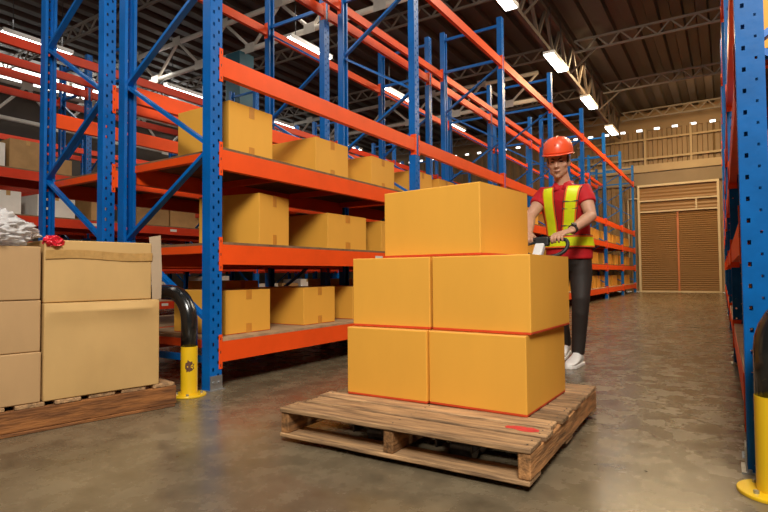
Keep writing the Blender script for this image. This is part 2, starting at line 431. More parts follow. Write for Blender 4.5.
def foot_mesh():
    m = MB(); m.box((-.085, -.06, 0), (.02, .06, .006)); m.box((.0035, -.045, .006), (.008, .045, .09)); m.tube([(.008, .02, .05), (.016, .02, .05)], .008, 8); m.tube([(.008, -.02, .05), (.016, -.02, .05)], .008, 8)
    m.tube([(-.005, .052, .006), (-.005, .052, .016)], .006, 8)
    return m.mesh('foot_plate', GALV)
FOOT = foot_mesh()
PRICE = box_mesh('price_label', (0, -.06, -.02), (.0015, .06, .02), LABEL_W)
def rack(label, xf, y0, n, D, sgn, beam=None, beamT=None, um=None, decks=('G', 'S1', 'S2'), levels=('G', 'S1', 'S2', 'A', 'T'), group=None, deckmat=None, labels=(), rz=0, bars=True, braces=True, ud=.07):
    """sgn=+1: front faces +x; depth D runs to -x. sgn=-1 mirrored (root turned by pi)."""
    root = empty('storage_rack', (xf, y0, 0), rz, label, 'storage rack', group)
    um = um or UP; beam = beam or BE; beamT = beamT or beam
    s = sgn
    R0 = (0, 0, 0) if s > 0 else (0, 0, PI)
    R1 = (0, 0, PI) if s > 0 else (0, 0, 0)
    for i in range(n+1):
        up_obj(um, root, (0, i*PB, 0), R0); up_obj(um, root, (-s*D, i*PB, 0), R1)
        put('foot_plate', FOOT, root, (0, i*PB, 0), R0); put('foot_plate', FOOT, root, (-s*D, i*PB, 0), R1)
        if not braces: continue
        zz = [.40, .95, 1.50, 2.06, 2.60, 3.14, 3.70]; fr = True
        for a, b in zip(zz[:-1], zz[1:]):
            xa, xb = (-s*.035, -s*(D-.035)) if fr else (-s*(D-.035), -s*.035)
            m = MB(); m.bar((xa, 0, a), (xb, 0, b), .022, .042, up=(0, 1, 0))
            put('brace', m.mesh('brace', BLUE), root, (0, i*PB, 0)); fr = not fr
        for z in (.18, 3.78, 4.28):
            m = MB(); m.box((-s*.02, -.014, z-.02), (-s*(D-.02), .014, z+.02)); put('brace', m.mesh('brace', BLUE), root, (0, i*PB, 0))
    for i in range(n):
        for k in levels:
            z = LV[k]; b = beamT if k == 'T' else beam
            if s > 0:
                put('shelf_beam', b, root, (.0, i*PB, z)); put('shelf_beam', b, root, (-D, (i+1)*PB, z), (0, 0, PI))
            else:
                put('shelf_beam', b, root, (.0, (i+1)*PB, z), (0, 0, PI)); put('shelf_beam', b, root, (D, i*PB, z))
            if k in labels:
                for q in range(2):
                    put('price_label', PRICE, root, (.0005*s, (i+.22+.5*q+.06*random.random())*PB, z-.05), R0)
            if k in decks:
                m = MB(); m.box((-s*.004, .055, .001), (-s*(D-.004), PB-.055, .017)); put('deck', m.mesh('deck', deckmat or (DECK_L if k == 'G' else DECK)), root, (0, i*PB, z))
                if bars:
                    for q in (.02, .34, .66, .975):
                        yq = max(.06, min(PB-.06, q*PB))
                        m = MB(); m.box((-s*.047, yq-.022, -.05), (-s*(D-.047), yq+.022, -.001)); put('crossbar', m.mesh('crossbar', ORANGE if beam is BE else RED_B), root, (0, i*PB, z))
    return root
XF1 = -2.643; Y0 = 2.209
r1 = rack('tall blue and orange pallet rack beside the aisle, yellow cartons on its shelves', XF1, Y0, 7, .98, +1, beamT=BE_T)
put('price_label', PRICE, r1, (.0005, 1.83, LV['S1']-.05))
r2 = rack('blue and orange pallet rack standing back to back behind the front rack', -4.76, Y0, 7, .94, -1, beamT=BE_T)
r3 = rack('red-beamed pallet rack across the rear aisle holding brown and white boxes', -7.6, Y0-PB, 7, .75, +1, beam=BE_R, decks=('G', 'S1', 'S2', 'A'), labels=('S1', 'S2', 'G'), bars=False)
r4 = rack('red-beamed pallet rack standing directly behind the one with brown and white boxes', -9.75, Y0-PB, 7, .90, -1, beam=BE_R, decks=('S1', 'S2'), bars=False)
r5 = rack('red-beamed pallet rack far off below the bright clerestory band', -13.0, Y0, 6, .90, +1, beam=BE_R, decks=('S1', 'A'), bars=False)
XR1, YR0 = .045, 2.30
rr = rack('worn blue and orange pallet rack on the right of the aisle behind the guard rail', XR1, YR0, 6, .95, -1, um=UP_R, beamT=BE_T, ud=.112)
rr.rotation_euler = (0, 0, .006)

# ------------------------------------------------------------------ cartons
def carton_mesh(name, w, d, h, mats, stripe=.006, wob=0):
    """origin at bottom centre; front looks +x, width along y, depth along x. bottom stripe printed red, lid slightly paler"""
    m = MB(); zs = [0, stripe, h]
    P = lambda z: [(d/2, -w/2, z), (d/2, w/2, z), (-d/2, w/2, z), (-d/2, -w/2, z)]
    vs = P(0) + P(zs[1]) + P(h)
    fs = [(3,2,1,0), (0,1,5,4), (1,2,6,5), (2,3,7,6), (3,0,4,7), (4,5,9,8), (5,6,10,9), (6,7,11,10), (7,4,8,11)]
    m.add(vs, fs[:1], 0); m.f += [f for f in fs[1:]]; m.m += [1]*4 + [0]*4
    g = .0016                                        # two lid flaps with a thin seam between them
    for a, b in ((-w/2, -g), (g, w/2)):
        m.add([(-d/2, a, h), (d/2, a, h), (d/2, b, h), (-d/2, b, h)], [(0,1,2,3)], 2)
    m.add([(-d/2, -g, h), (d/2, -g, h), (d/2, g, h), (-d/2, g, h)], [(0,1,2,3)], 1 if False else 0)
    me = m.mesh(name, mats)
    bm = bmesh.new(); bm.from_mesh(me); bmesh.ops.remove_doubles(bm, verts=bm.verts, dist=1e-5)
    bmesh.ops.recalc_face_normals(bm, faces=bm.faces); bm.to_mesh(me); bm.free()
    return me
def tape_meshes(w, d, h, tw=.05, drop=.075):
    t = .0012; top = MB(); top.box((-d/2, -tw/2, h), (d/2, tw/2, h+t)); top.box((d/2, -tw/2, h-drop), (d/2+t, tw/2, h+t)); top.box((-d/2-t, -tw/2, h-drop), (-d/2, tw/2, h+t))
    bot = MB(); bot.box((d/2, -tw/2, .0), (d/2+t, tw/2, drop)); bot.box((-d/2-t, -tw/2, 0), (-d/2, tw/2, drop)); bot.box((-d/2, -tw/2, 0), (d/2, tw/2, .0008))
    return top.mesh('tape_strip', TAPE_Y), bot.mesh('tape_strip', TAPE_Y)
CW, CD, CH = .405, .535, .34
C_ME = carton_mesh('carton', CW, CD, CH, [YBOX, YRED, YBOXL]); T_T, T_B = tape_meshes(CW, CD, CH)
proto = put('yellow_carton', C_ME); put('tape_strip', T_T, proto); put('tape_strip', T_B, proto)
bv = proto.modifiers.new('bevel', 'BEVEL'); bv.width = .004; bv.segments = 2; bv.limit_method = 'ANGLE'
used = [False]
def carton(loc, rz, label, group, scale=(1,1,1)):
    o = proto if not used[0] else copy_tree(proto); used[0] = True
    o.location = loc; o.rotation_euler = (0, 0, rz); o.scale = scale
    tag(o, label, 'carton', group); return o
LNAME = {'G': 'lowest', 'S1': 'middle', 'S2': 'top'}
LZ = {k: LV[k] + .018 for k in LV}
rnd = random.Random(4)
first = {'S2': [2.617, 3.525, 4.31], 'S1': [2.80, 3.74, 4.47], 'G': [2.592, 3.35, 4.00]}
SHAPE = {('S2',0): (1,1.06,0), ('S2',1): (1.08,.90,0), ('S2',2): (1,.87,0), ('S1',0): (.92,1.07,.17), ('S1',1): (1.34,.88,-.02), ('S1',2): (1,.87,0), ('G',0): (1,.86,0), ('G',1): (.96,.86,0), ('G',2): (1,.84,0)}
for k in ('G', 'S1', 'S2'):
    for b in range(7):
        if b == 0: ys = first[k]
        else:
            ys = []; y = Y0 + b*PB + .30 + rnd.random()*.08
            for q in range(4):
                ys.append(y); y += rnd.choice((.45, .47, .62, .68))
                if y > Y0 + (b+1)*PB - .27: break
        for q, y in enumerate(ys):
            lab = f'yellow carton on the {LNAME[k]} shelf of the front rack, {ordn[b]} bay, {ordn[q]} along'
            sw, sh, rz = SHAPE.get((k, q), (1, .88, 0)) if b == 0 else (1, .88, rnd.uniform(-.03, .03))
            carton((XF1 - .12 - CD/2 - (0 if b == 0 else rnd.random()*.04), y, LZ[k]), rz, lab, f'yellow cartons on the front rack\'s {LNAME[k]} shelf', (1, sw, sh))
# right rack cartons
for k in ('G', 'S1', 'S2', 'A'):
    if k == 'A': continue
    for b in range(3):
        for q in range(3):
            y = YR0 + b*PB + .45 + q*.75
            carton((XR1 + .10 + CD/2, y, LZ[k]), PI + rnd.uniform(-.03, .03), f'yellow carton on the {LNAME[k]} shelf of the right-hand rack, {ordn[b]} bay, {ordn[q]} along', f'yellow cartons on the right-hand rack\'s {LNAME[k]} shelf')
# rack two: some yellow cartons on its shelves
for k in ('S1', 'S2', 'G'):
    for b in range(4):
        for q, dy in enumerate((.55, 1.35, 2.05)):
            if (b + q + len(k)) % 3 == 0 or (b == 0 and q == 0): continue
            carton((-3.88 - CD/2, Y0 + b*PB + dy, LZ[k] if k in ('G','S1','S2') else 0), rnd.uniform(-.05, .05), f'yellow carton on the {LNAME[k]} shelf of the rear rack, {ordn[b]} bay, {ordn[q]} along', f'yellow cartons on the rear rack\'s {LNAME[k]} shelf')
# far racks: plain brown and white boxes of several sizes
def plain_box(name, w, d, h, ma, loc, rz, label, group, tape=True, flaps=False):
    m = MB()
    if not flaps: m.box((-d/2, -w/2, 0), (d/2, w/2, h))
    else:
        t = .006; m.box((-d/2, -w/2, 0), (d/2, w/2, t))
        m.box((-d/2, -w/2, t), (-d/2+t, w/2, h)); m.box((d/2-t, -w/2, t), (d/2, w/2, h)); m.box((-d/2+t, -w/2, t), (d/2-t, -w/2+t, h)); m.box((-d/2+t, w/2-t, t), (d/2-t, w/2, h))
    o = m.build(name, ma, None, loc, (0, 0, rz), bevel=.003 if not flaps else 0); tag(o, label, 'box', group)
    if flaps:
        f = MB(); f.bar((d/2, 0, h), (d/2+.07, 0, h-.06), w*.96, .004, up=(0, 0, 1)); f.build('flap', ma, o)
        f = MB(); f.bar((-d/2, 0, h), (-d/2-.05, 0, h+.08), w*.96, .004, up=(0, 0, 1)); f.build('flap', ma, o)
    elif tape:
        t = MB(); t.box((-d/2-.001, -.025, h-.06), (d/2+.001, .025, h+.001)); t.build('tape_strip', TAPE_K, o)
    return o
wd_n = dict(lowest='one', second='two', third='three', fourth='four')
for rk, xf, nm, ystart in ((3, -7.6, 'rack across the rear aisle', Y0-PB), (5, -13.0, 'rack below the clerestory', Y0)):
    for k in (('G', 'S1', 'S2', 'A') if rk == 3 else ('S1', 'A')):
        for b in range(1 if rk == 3 else 0, 5):
            y = ystart + b*PB + .12; q = 0
            while True:
                w = rnd.choice((.3, .42, .5, .6)); h = rnd.choice((.22, .3, .34, .38)); d = .5
                if y + w > ystart + (b+1)*PB - .1: break
                if rnd.random() < .78:
                    wh = rnd.random() < .28; fl = (not wh) and rnd.random() < .3
                    wd = {'G': 'lowest', 'S1': 'second', 'S2': 'third', 'A': 'fourth'}[k]
                    cl = 'white' if wh else ('open brown' if fl else 'brown')
                    plain_box('cardboard_box', w, d, h, WHITE_BK if wh else KRAFT_BK, (xf - .05 - d/2 - rnd.random()*.1, y + w/2, LZ[k]), rnd.uniform(-.05, .05),
                              f'{cl} box on level {wd_n[wd]} of {nm}, {ordn[b]} bay, {ordn[q]} along', f'{cl} boxes on the {nm}', flaps=fl)
                y += w + rnd.choice((.03, .06, .2)); q += 1

# ------------------------------------------------------------------ pallets
def board(name, a, b, ma, parent, chip=.004, bevel=.003, seed=0):
    """plank with slightly uneven ends and edges"""
    a, b = Vector(a), Vector(b); s = b - a; r = random.Random(seed)
    ax = 0 if s.x > s.y else 1
    if s.z > max(s.x, s.y): ax = 2
    n = 9; rings = []
    for i in range(n):
        t = i/(n-1); e = [r.uniform(-chip, chip) for _ in range(4)]
        lo, hi = list(a), list(b)
        o1, o2 = [k for k in range(3) if k != ax]
        p = a[ax] + s[ax]*t
        def P(u, v):
            q = [0, 0, 0]; q[ax] = p + (e[0]*.8 if i in (0, n-1) else 0); q[o1] = u; q[o2] = v; return tuple(q)
        rings.append([P(a[o1]+e[0], a[o2]), P(b[o1]+e[1], a[o2]), P(b[o1]+e[1]*.7, b[o2]+e[2]*.25), P(a[o1]+e[0]*.8, b[o2]+e[3]*.25)])
    m = MB(); m.loft(rings); return m.build(name, ma, parent, bevel=bevel, seg=1)
def pallet(loc, rz, Wx, Ly, label, lift, top_boards, side=WOOD_Y, stringers=(0, .5, 1)):
    """local: x from -Wx..0, y 0..Ly, stringers along y, deck boards along x"""
    root = empty('wooden_pallet', loc, rz, label, 'pallet')
    z0 = lift; hb, hs, ht = .016, .086, .018
    for k, f in enumerate(stringers):
        x = -Wx + .0 + (Wx - .042)*f
        board('stringer', (x, 0.006, z0+hb), (x+.042, Ly-.004, z0+hb+hs), side, root, .002, .004, 30+k)
    for k, (y, w) in enumerate(((.0, .125), (Ly*.5-.05, .10), (Ly-.12, .12))):
        board('bottom_board', (-Wx, y, z0), (0, y+w, z0+hb), WOOD_X, root, .004, .003, 60+k)
    for k, (y, w, dx) in enumerate(top_boards):
        board('deck_board', (-Wx+dx, y, z0+hb+hs), (.0+dx*.7, y+w, z0+hb+hs+ht), WOOD_X, root, .004, .003, 80+k)
        nl = MB()
        for f in stringers:
            for yy in (.3, .7): nl.tube([(-Wx+.021+(Wx-.042)*f, y+w*yy, z0+hb+hs+ht-.001), (-Wx+.021+(Wx-.042)*f, y+w*yy, z0+hb+hs+ht+.0012)], .0035, 6)
        tag(nl.build('nail_head', GREY_D, root))
    return root
tb = [(0, .130, .0), (.152, .098, .014), (.276, .092, -.006), (.392, .10, .006), (.512, .095, -.006), (.628, .10, .004), (.748, .095, -.003), (.866, .10, .006), (.985, .115, 0)]
PX, PY = -.547, 1.690
pal = pallet((PX+.008, PY, 0), .016, 1.06, 1.10, 'worn wooden pallet carrying five yellow cartons, raised on a pallet jack', .022, tb)
m = MB(); r = random.Random(3); pts = []
for i in range(18):
    a = 2*PI*i/18; pts.append((-.085 + (.065+r.uniform(-.02, .018))*math.cos(a), .205 + (.028+r.uniform(-.009, .006))*math.sin(a), .1428))
m.add(pts + [(x, y, z+.0006) for x, y, z in pts], [tuple(range(18))[::-1], tuple(range(18, 36))] + [(i, (i+1) % 18, 18+(i+1) % 18, 18+i) for i in range(18)])
tag(m.build('paint_mark', mat('red_spray_paint', (.55, .03, .03), .6, 0, .2, 60), pal), 'smeared red spray paint mark')
# five cartons on the pallet
SW, SD, SH = .428, .535, .312
S_ME = carton_mesh('big_carton', SW, SD, SH, [YBOX, YRED, YBOXL], .0115)
def big(loc, rz, label, sc=(1,1,1), me=S_ME):
    o = put('yellow_carton', me, None, loc, (0, 0, rz)); bv = o.modifiers.new('bevel', 'BEVEL'); bv.width = .0045; bv.segments = 2; bv.limit_method = 'ANGLE'
    o.scale = sc
    t = MB(); t.box((-.05/2, -SD/2-.0012, SH-.07), (.05/2, -SD/2, SH+.001)); t.box((-.025, -SD/2, SH), (.025, SD/2, SH+.0012))
    return tag(o, label, 'carton', 'yellow cartons stacked on the pallet')
# mesh front looks +x with width along y, so the long side (depth) runs along world y after a quarter turn
ZP = .143
def place(x_right, y_front, z, w, d, h, rot, label):
    me = carton_mesh('big_carton', d, w, h, [YBOX, YRED, YBOXL], .0115)    # width along x, depth along y
    c = Vector((-w/2, d/2, 0)); c.rotate(Matrix.Rotation(rot, 3, 'Z'))
    return big((x_right + c.x, y_front + c.y, z), rot, label, (1,1,1), me)
place(-.660, 2.040, ZP, .428, .535, .311, -.02, 'yellow carton in the bottom layer of the pallet stack, nearer the open aisle')
place(-1.092, 2.036, ZP, .416, .535, .311, .02, 'yellow carton in the bottom layer of the pallet stack, nearer the rack')
place(-.648, 2.068, ZP+.313, .440, .52, .318, -.04, 'yellow carton in the middle layer of the stack, nearer the open aisle')
place(-1.096, 2.080, ZP+.313, .405, .535, .318, .035, 'yellow carton in the middle layer of the stack, nearer the rack')
place(-.870, 2.110, ZP+.633, .520, .475, .312, -.115, 'topmost yellow carton crowning the pallet stack')

# kraft cartons on the low pallet at the rack end
LR = -.191
LO = Vector((-2.510, 1.837, 0))
def LP(x, y, z): v = Vector((x, y, 0)); v.rotate(Matrix.Rotation(LR, 3, 'Z')); return (LO.x+v.x, LO.y+v.y, z)
root = empty('wooden_pallet', LO, LR, 'long orange-brown wooden pallet under the plain cardboard cartons by the guard rail', 'pallet')
Ly = 1.5; 
for k, x in enumerate((0, -.55, -1.1)): board('stringer', (x-.045, -Ly, .016), (x, .0, .112), WOOD_O, root, .002, .004, 5+k)
for k, x in enumerate((0, -.5, -1.04)): board('bottom_board', (x-.10, -Ly, .0), (x, -.01, .016), WOOD_O, root, .003, .003, 15+k)
for k in range(10):
    y = -.125 - k*.152; board('deck_board', (-1.145, y, .112), (.0-.003*(k % 3), y+.115, .131), WOOD_X, root, .004, .003, 25+k)
def soft_box(name, w, d, h, ma, bulge, loc, rz, label, cat='carton', group=None, nx=10, seed=0, crease=0):
    """front at x=0 looking +x, spans y -w..0, depth to -x; sides belly out"""
    m = bmesh.new(); bmesh.ops.create_cube(m, size=1); bmesh.ops.subdivide_edges(m, edges=m.edges[:], cuts=nx, use_grid_fill=True)
    for v in m.verts:
        x, y, z = v.co.x*2, v.co.y*2, v.co.z*2
        fx = (1-y*y)*(1-z*z); fy = (1-x*x)*(1-z*z)
        nz = noise.noise(Vector((x*1.7+seed, y*1.7, z*1.7)))
        dx = bulge*fx*(1 if x > .99 else (-1 if x < -.99 else 0)) + nz*bulge*.35*fx
        dy = bulge*.5*fy*(1 if y > .99 else (-1 if y < -.99 else 0))
        dz = 0
        if x > .99 and crease: dx += crease*math.exp(-((z-.78)/.12)**2)*(1-y**8) * (.8+.4*nz)
        if z > .99: dz = -.006*(1-x*x)*(1-y*y)
        v.co = Vector((-d/2 + x*d/2 + dx, -w/2 + y*w/2 + dy, h/2 + z*h/2 + dz))
    me = bpy.data.meshes.new(name); m.to_mesh(me); m.free(); me.materials.append(ma)
    o = put(name, me, None, loc, (0, 0, rz), bevel=.005); smooth_by_angle(o, 35)
    tag(o, label, cat, group); return o
lowc = soft_box('cardboard_carton', .53, .62, .446, KRAFT_B, .010, LP(0, -.095, .132), LR, 'large bulging brown carton on the low pallet beside the black guard rail', crease=.024, seed=2)
upc = soft_box('cardboard_carton', .492, .60, .292, KRAFT_B, .003, LP(-.012, -.133, .580), LR, 'taped brown carton lying on top of the large bulging carton', seed=5)
t = MB()
for i in range(12):
    y0, y1 = -.488 + i*.488/12, -.488 + (i+1)*.488/12
    za, zb = .222 + .006*math.sin(i*.5), .222 + .006*math.sin((i+1)*.5)
    t.add([(.006, y0, za-.02), (.006, y1, zb-.02), (.0075+.002*(i % 2), y1, zb+.02), (.0075+.002*((i+1) % 2), y0, za+.02)], [(0,1,2,3)])
o = t.build('packing_tape', TAPE_K, upc); so = o.modifiers.new('th', 'SOLIDIFY'); so.thickness = .001; tag(o, 'shiny brown packing tape')
fl = MB(); fl.add([(.0, .004, -.005), (.012, .046, .0), (.016, .048, .14), (.006, .045, .335), (-.02, -.005, .325), (-.006, .0, .16)], [(0,1,2,5),(5,2,3,4)])
o = fl.build('side_flap', KRAFT_D, upc); so = o.modifiers.new('th', 'SOLIDIFY'); so.thickness = .005; tag(o, 'dull grey-brown folded side flap')
lab3 = {0: 'lowest brown carton of the three-high column beside the large bulging carton', 1: 'middle brown carton of the three-high column beside the large bulging carton', 2: 'uppermost brown carton of the three-high column, plastic film lying on it'}
for k, (z, h) in enumerate(((.132, .228), (.361, .234), (.596, .243))):
    o = soft_box('cardboard_carton', .56, .50, h, KRAFT, .003, LP(-.008-.004*(k % 2), -.632-.003*k, z), LR, lab3[k], seed=9+k)
# crumpled plastic film and red foil
m = bmesh.new(); bmesh.ops.create_icosphere(m, subdivisions=6, radius=1)
for v in m.verts:
    p = v.co.copy(); nz = noise.fractal(p*1.6+Vector((3, 1, 7)), .8, 2.2, 5); rg = abs(noise.noise(p*4.3+Vector((9, 2, 1))))
    r_ = 1 + .34*nz + .30*rg
    lump = .35*math.exp(-((p.y-.35)**2+(p.x)**2)*5) if p.z > 0 else 0
    v.co = Vector((p.x*.15*r_, p.y*.17*r_, max(-.062, p.z*(.075+.05*max(0, lump*2))*r_)))
me = bpy.data.meshes.new('plastic_film'); m.to_mesh(me); m.free(); me.materials.append(BAG)
film = put('plastic_film', me, None, LP(-.12, -.82, .843+.062)); smooth_by_angle(film, 170)
tag(film, 'crumpled clear plastic film heaped on the uppermost carton of the column', 'plastic film')
m = bmesh.new(); bmesh.ops.create_icosphere(m, subdivisions=4, radius=1)
for v in m.verts:
    p = v.co.copy(); r_ = 1 + .5*noise.noise(p*2.9) + .2*noise.noise(p*7)
    v.co = Vector((p.x*.03*r_, p.y*.042*r_, max(-.02, p.z*.028*r_)))
me = bpy.data.meshes.new('red_wrapper'); m.to_mesh(me); m.free(); me.materials.append(FOIL)
o = put('red_wrapper', me, None, LP(-.02, -.585, .862)); smooth_by_angle(o, 50)
tag(o, 'small crumpled red foil wrapper beside the clear plastic film', 'wrapper')
m = MB()
for i in range(5): m.tube([(.0, -.01-.016*i, .0), (.012, -.012-.016*i, .014), (.002, -.014-.016*i, .026)], .005, 6)
r_ = m

# ------------------------------------------------------------------ guard rails
def hoop(x0, y, x1, H, zc, rad, label):
    root = empty('guard_rail', (x0, y, 0), 0, label, 'guard rail')
    L = x1 - x0; sg = 1 if L > 0 else -1; B = .17
    pts = [(0, 0, zc), (0, 0, H-B)] + [(sg*(B-B*math.cos(a)), 0, H-B+B*math.sin(a)) for a in [PI/2*i/8 for i in range(1, 9)]]
    pts += [(L - sg*(B-B*math.cos(a)), 0, H-B+B*math.sin(a)) for a in [PI/2*(8-i)/8 for i in range(0, 9)]] + [(L, 0, zc)]
    m = MB(); m.tube(pts, rad, 20); m.build('bent_tube', BLACK, root, smooth=True)
    for x in (0, L):
        m = MB(); m.tube([(x, 0, .012), (x, 0, zc+.002)], rad+.0015, 24); o = m.build('lower_post', YELLOW, root); smooth_by_angle(o)
        m = MB(); m.tube([(x, 0, 0), (x, 0, .012)], rad*2.1, 28); o = m.build('base_flange', YELLOW, root, bevel=.003); 
        for a in (45, 135, 225, 315):
            b = MB(); cx, cy = x+rad*1.5*math.cos(math.radians(a)), rad*1.5*math.sin(math.radians(a)); b.tube([(cx, cy, .012), (cx, cy, .022)], .008, 6); b.build('anchor_bolt', GALV, o)
    return root
gl = hoop(-2.665, 2.035, -4.6, .60, .285, .046, 'black and yellow steel guard rail at the end of the left-hand racks')
m = MB(); rp = random.Random(8); ca = math.radians(-36); n = 20; vin, vout = [], []
for i in range(n):
    a = 2*PI*i/n; q = rp.uniform(.75, 1.15); da = math.cos(a)*.55*q; dz = math.sin(a)*.036*q
    vin.append((math.cos(ca+da)*.0478, math.sin(ca+da)*.0478, .175+dz)); vout.append((math.cos(ca+da)*.0485, math.sin(ca+da)*.0485, .175+dz))
vin.append((math.cos(ca)*.0478, math.sin(ca)*.0478, .175)); vout.append((math.cos(ca)*.0488, math.sin(ca)*.0488, .175))
m.add(vin + vout, [(i, (i+1) % n, n) for i in range(n)] + [(n+1+i, n+1+(i+1) % n, 2*n+1) for i in range(n)] + [(i, (i+1) % n, n+1+(i+1) % n, n+1+i) for i in range(n)])
tag(m.build('rust_patch', mat('rust', (.12, .05, .025), .8, 0, .3, 60), gl), 'chipped brown rust patch')
hoop(.112, 2.085, .95, .62, .305, .050, 'black and yellow steel guard rail at the foot of the right-hand rack')

# ------------------------------------------------------------------ pallet jack
JX = -1.05
JACKM = mat('jack_grey_paint', (.05, .045, .045), .45)
jack = empty('pallet_jack', (JX, 3.0, 0), 0, 'hand pallet jack with black steering handle and white shaft, forks under the pallet', 'pallet jack')
for s in (-1, 1):
    m = MB(); x = s*.19
    m.box((x-.075, -1.20, .082), (x+.075, .02, .094)); m.box((x-.075, -1.20, .052), (x-.066, .02, .082)); m.box((x+.066, -1.20, .052), (x+.075, .02, .082))
    f = m.build('fork', JACKM, jack, bevel=.003)
    for yy in (-1.10, -1.02):
        w = MB(); w.tube([(x-.045, yy, .038), (x+.045, yy, .038)], .037, 18); w.build('load_roller', GALV, f)
m = MB(); m.box((-.26, .02, .05), (.26, .12, .16)); m.box((-.10, .03, .16), (.10, .12, .42)); m.tube([(0, .15, .12), (0, .15, .46)], .045, 14); m.build('pump_body', JACKM, jack, bevel=.006)
for s in (-1, 1):
    m = MB(); m.tube([(s*.035, .15, .09), (s*.085, .15, .09)], .088, 22); m.build('steer_wheel', RUBBER, jack, bevel=.006)
HP = Vector((0, .60, .875))
m = MB(); m.tube([(0, .15, .44), (0, .30, .60), (0, .52, .80)], .019, 12); m.build('handle_shaft', GREY_D, jack, smooth=True)
m = MB(); m.bar((0, .44, .74), (-.005, .60, .885), .062, .045); m.build('shaft_cover', WHITE_P, jack, bevel=.008)
m = MB()
GY, GZ = .645, .925                                   # grip bar height
hl = [(-.115, GY, GZ), (.0, GY, GZ+.002), (.105, GY, GZ), (.155, GY-.005, GZ-.01), (.168, GY-.02, GZ-.045), (.15, GY-.045, GZ-.085), (.10, GY-.06, GZ-.112), (.03, GY-.075, GZ-.12)]
def spline(P, n=6):
    P = [Vector(p) for p in P]; out = []
    for i in range(len(P)-1):
        p0, p1, p2, p3 = P[max(i-1, 0)], P[i], P[i+1], P[min(i+2, len(P)-1)]
        for k in range(n):
            t = k/n; out.append(.5*((2*p1)+(p2-p0)*t+(2*p0-5*p1+4*p2-p3)*t*t+(3*p1-p0-3*p2+p3)*t**3))
    return out + [P[-1]]
m.tube(spline(hl), .0125, 12)
m.tube(spline([(-.115, GY, GZ), (-.145, GY-.01, GZ-.02), (-.13, GY-.04, GZ-.07), (-.06, GY-.07, GZ-.11), (0, GY-.075, GZ-.12)]), .0125, 12)
m.build('handle_loop', RUBBER, jack, smooth=True)
m = MB(); m.box((-.05, GY-.035, GZ-.045), (.045, GY+.022, GZ+.018)); m.build('control_head', RUBBER, jack, bevel=.01)
m = MB(); m.tube([(-.04, GY-.03, GZ-.02), (-.09, GY-.06, GZ-.035), (-.135, GY-.075, GZ-.055)], [.009, .008, .012], 10); m.build('release_lever', RUBBER, jack, smooth=True)

# ------------------------------------------------------------------ the worker
WO = Vector((-1.02, 4.20, 0))
man = empty('person', WO, 0, 'person in orange hard hat, red shirt and lime safety vest pushing the pallet jack', 'person')
def L_(p): return Vector(p) - WO
def Ls(ps): return [L_(p) for p in ps]
# torso rings: z, cx, cy, rx, ry
TOR = [(.80, -1.015, 4.215, .160, .112), (.88, -1.015, 4.212, .163, .116), (.97, -1.013, 4.190, .152, .110), (1.06, -1.01, 4.158, .156, .110),
       (1.15, -1.008, 4.120, .170, .116), (1.23, -1.006, 4.088, .180, .116), (1.29, -1.005, 4.066, .172, .102), (1.325, -1.005, 4.052, .135, .082), (1.35, -1.005, 4.042, .085, .062), (1.375, -1.005, 4.030, .058, .054)]
def tor_at(z):
    for a, b in zip(TOR[:-1], TOR[1:]):
        if z <= b[0] or b is TOR[-1]:
            t = max(0, min(1, (z-a[0])/(b[0]-a[0]))); t = t*t*(3-2*t)*.5 + t*.5
            return [a[i]+(b[i]-a[i])*t for i in range(5)]
def ring(z, off=0, n=28, tw=-.10):
    _, cx, cy, rx, ry = tor_at(z); out = []
    for j in range(n):
        a = 2*PI*j/n; c, s = math.cos(a), math.sin(a)
        e = .86
        x = math.copysign(abs(c)**e, c)*(rx+off); y = math.copysign(abs(s)**e, s)*(ry+off)
        out.append(L_((cx + x*math.cos(tw)-y*math.sin(tw), cy + x*math.sin(tw)+y*math.cos(tw), z)))
    return out
SL, SR = (-.868, 4.058, 1.290), (-1.155, 4.085, 1.295)
EL, ER = (-.805, 3.985, 1.100), (-1.232, 3.945, 1.115)
WL, WR = (-.880, 3.725, .985), (-1.175, 3.735, .975)
def remeshed(mb, name, mats, vox, smooth=4, fac=.5, parent=man):
    o = mb.build(name, mats, parent, smooth=True)
    r = o.modifiers.new('remesh', 'REMESH'); r.mode = 'VOXEL'; r.voxel_size = vox; r.use_smooth_shade = True
    s = o.modifiers.new('smooth', 'SMOOTH'); s.factor = fac; s.iterations = smooth
    return o
b = MB()
zs = [.80, .84, .88, .93, .97, 1.02, 1.06, 1.11, 1.15, 1.19, 1.23, 1.26, 1.29, 1.31, 1.325, 1.34, 1.35, 1.365, 1.375]
b.loft([ring(z, -.010) for z in zs])
# neck
HC = Vector((-1.022, 3.975, 1.508))
b.tube(Ls([(-1.005, 4.045, 1.32), (-1.008, 4.025, 1.38), (-1.018, 3.995, 1.45)]), [.062, .054, .052], 18)
# head, own frame: forward f, up u, right (its left side) r
yawh = .10; pit = -.22
Mh = Matrix.Rotation(yawh, 3, 'Z') @ Matrix.Rotation(-pit, 3, 'X')
def H(x, y, z): return L_(HC + Mh @ Vector((x, y, z)))         # x: to its left (+x world), y: -forward, z: up
def hball(c, r): b.ball(H(*c), r, Mh, 18)
hball((0, .012, .030), (.073, .092, .088))      # skull
hball((0, -.012, -.020), (.066, .076, .085))    # face
hball((0, -.030, -.068), (.048, .052, .048))    # jaw
hball((0, -.058, -.092), (.022, .024, .022))    # chin
for s in (-1, 1):
    hball((s*.038, -.046, -.020), (.026, .026, .024))   # cheek bone
    hball((s*.040, -.010, -.058), (.024, .046, .034))   # jaw angle
    hball((s*.028, -.078, .026), (.022, .012, .008))    # brow ridge
    hball((s*.074, .012, -.008), (.009, .018, .030))    # ear
    hball((s*.080, .018, -.002), (.006, .012, .022))
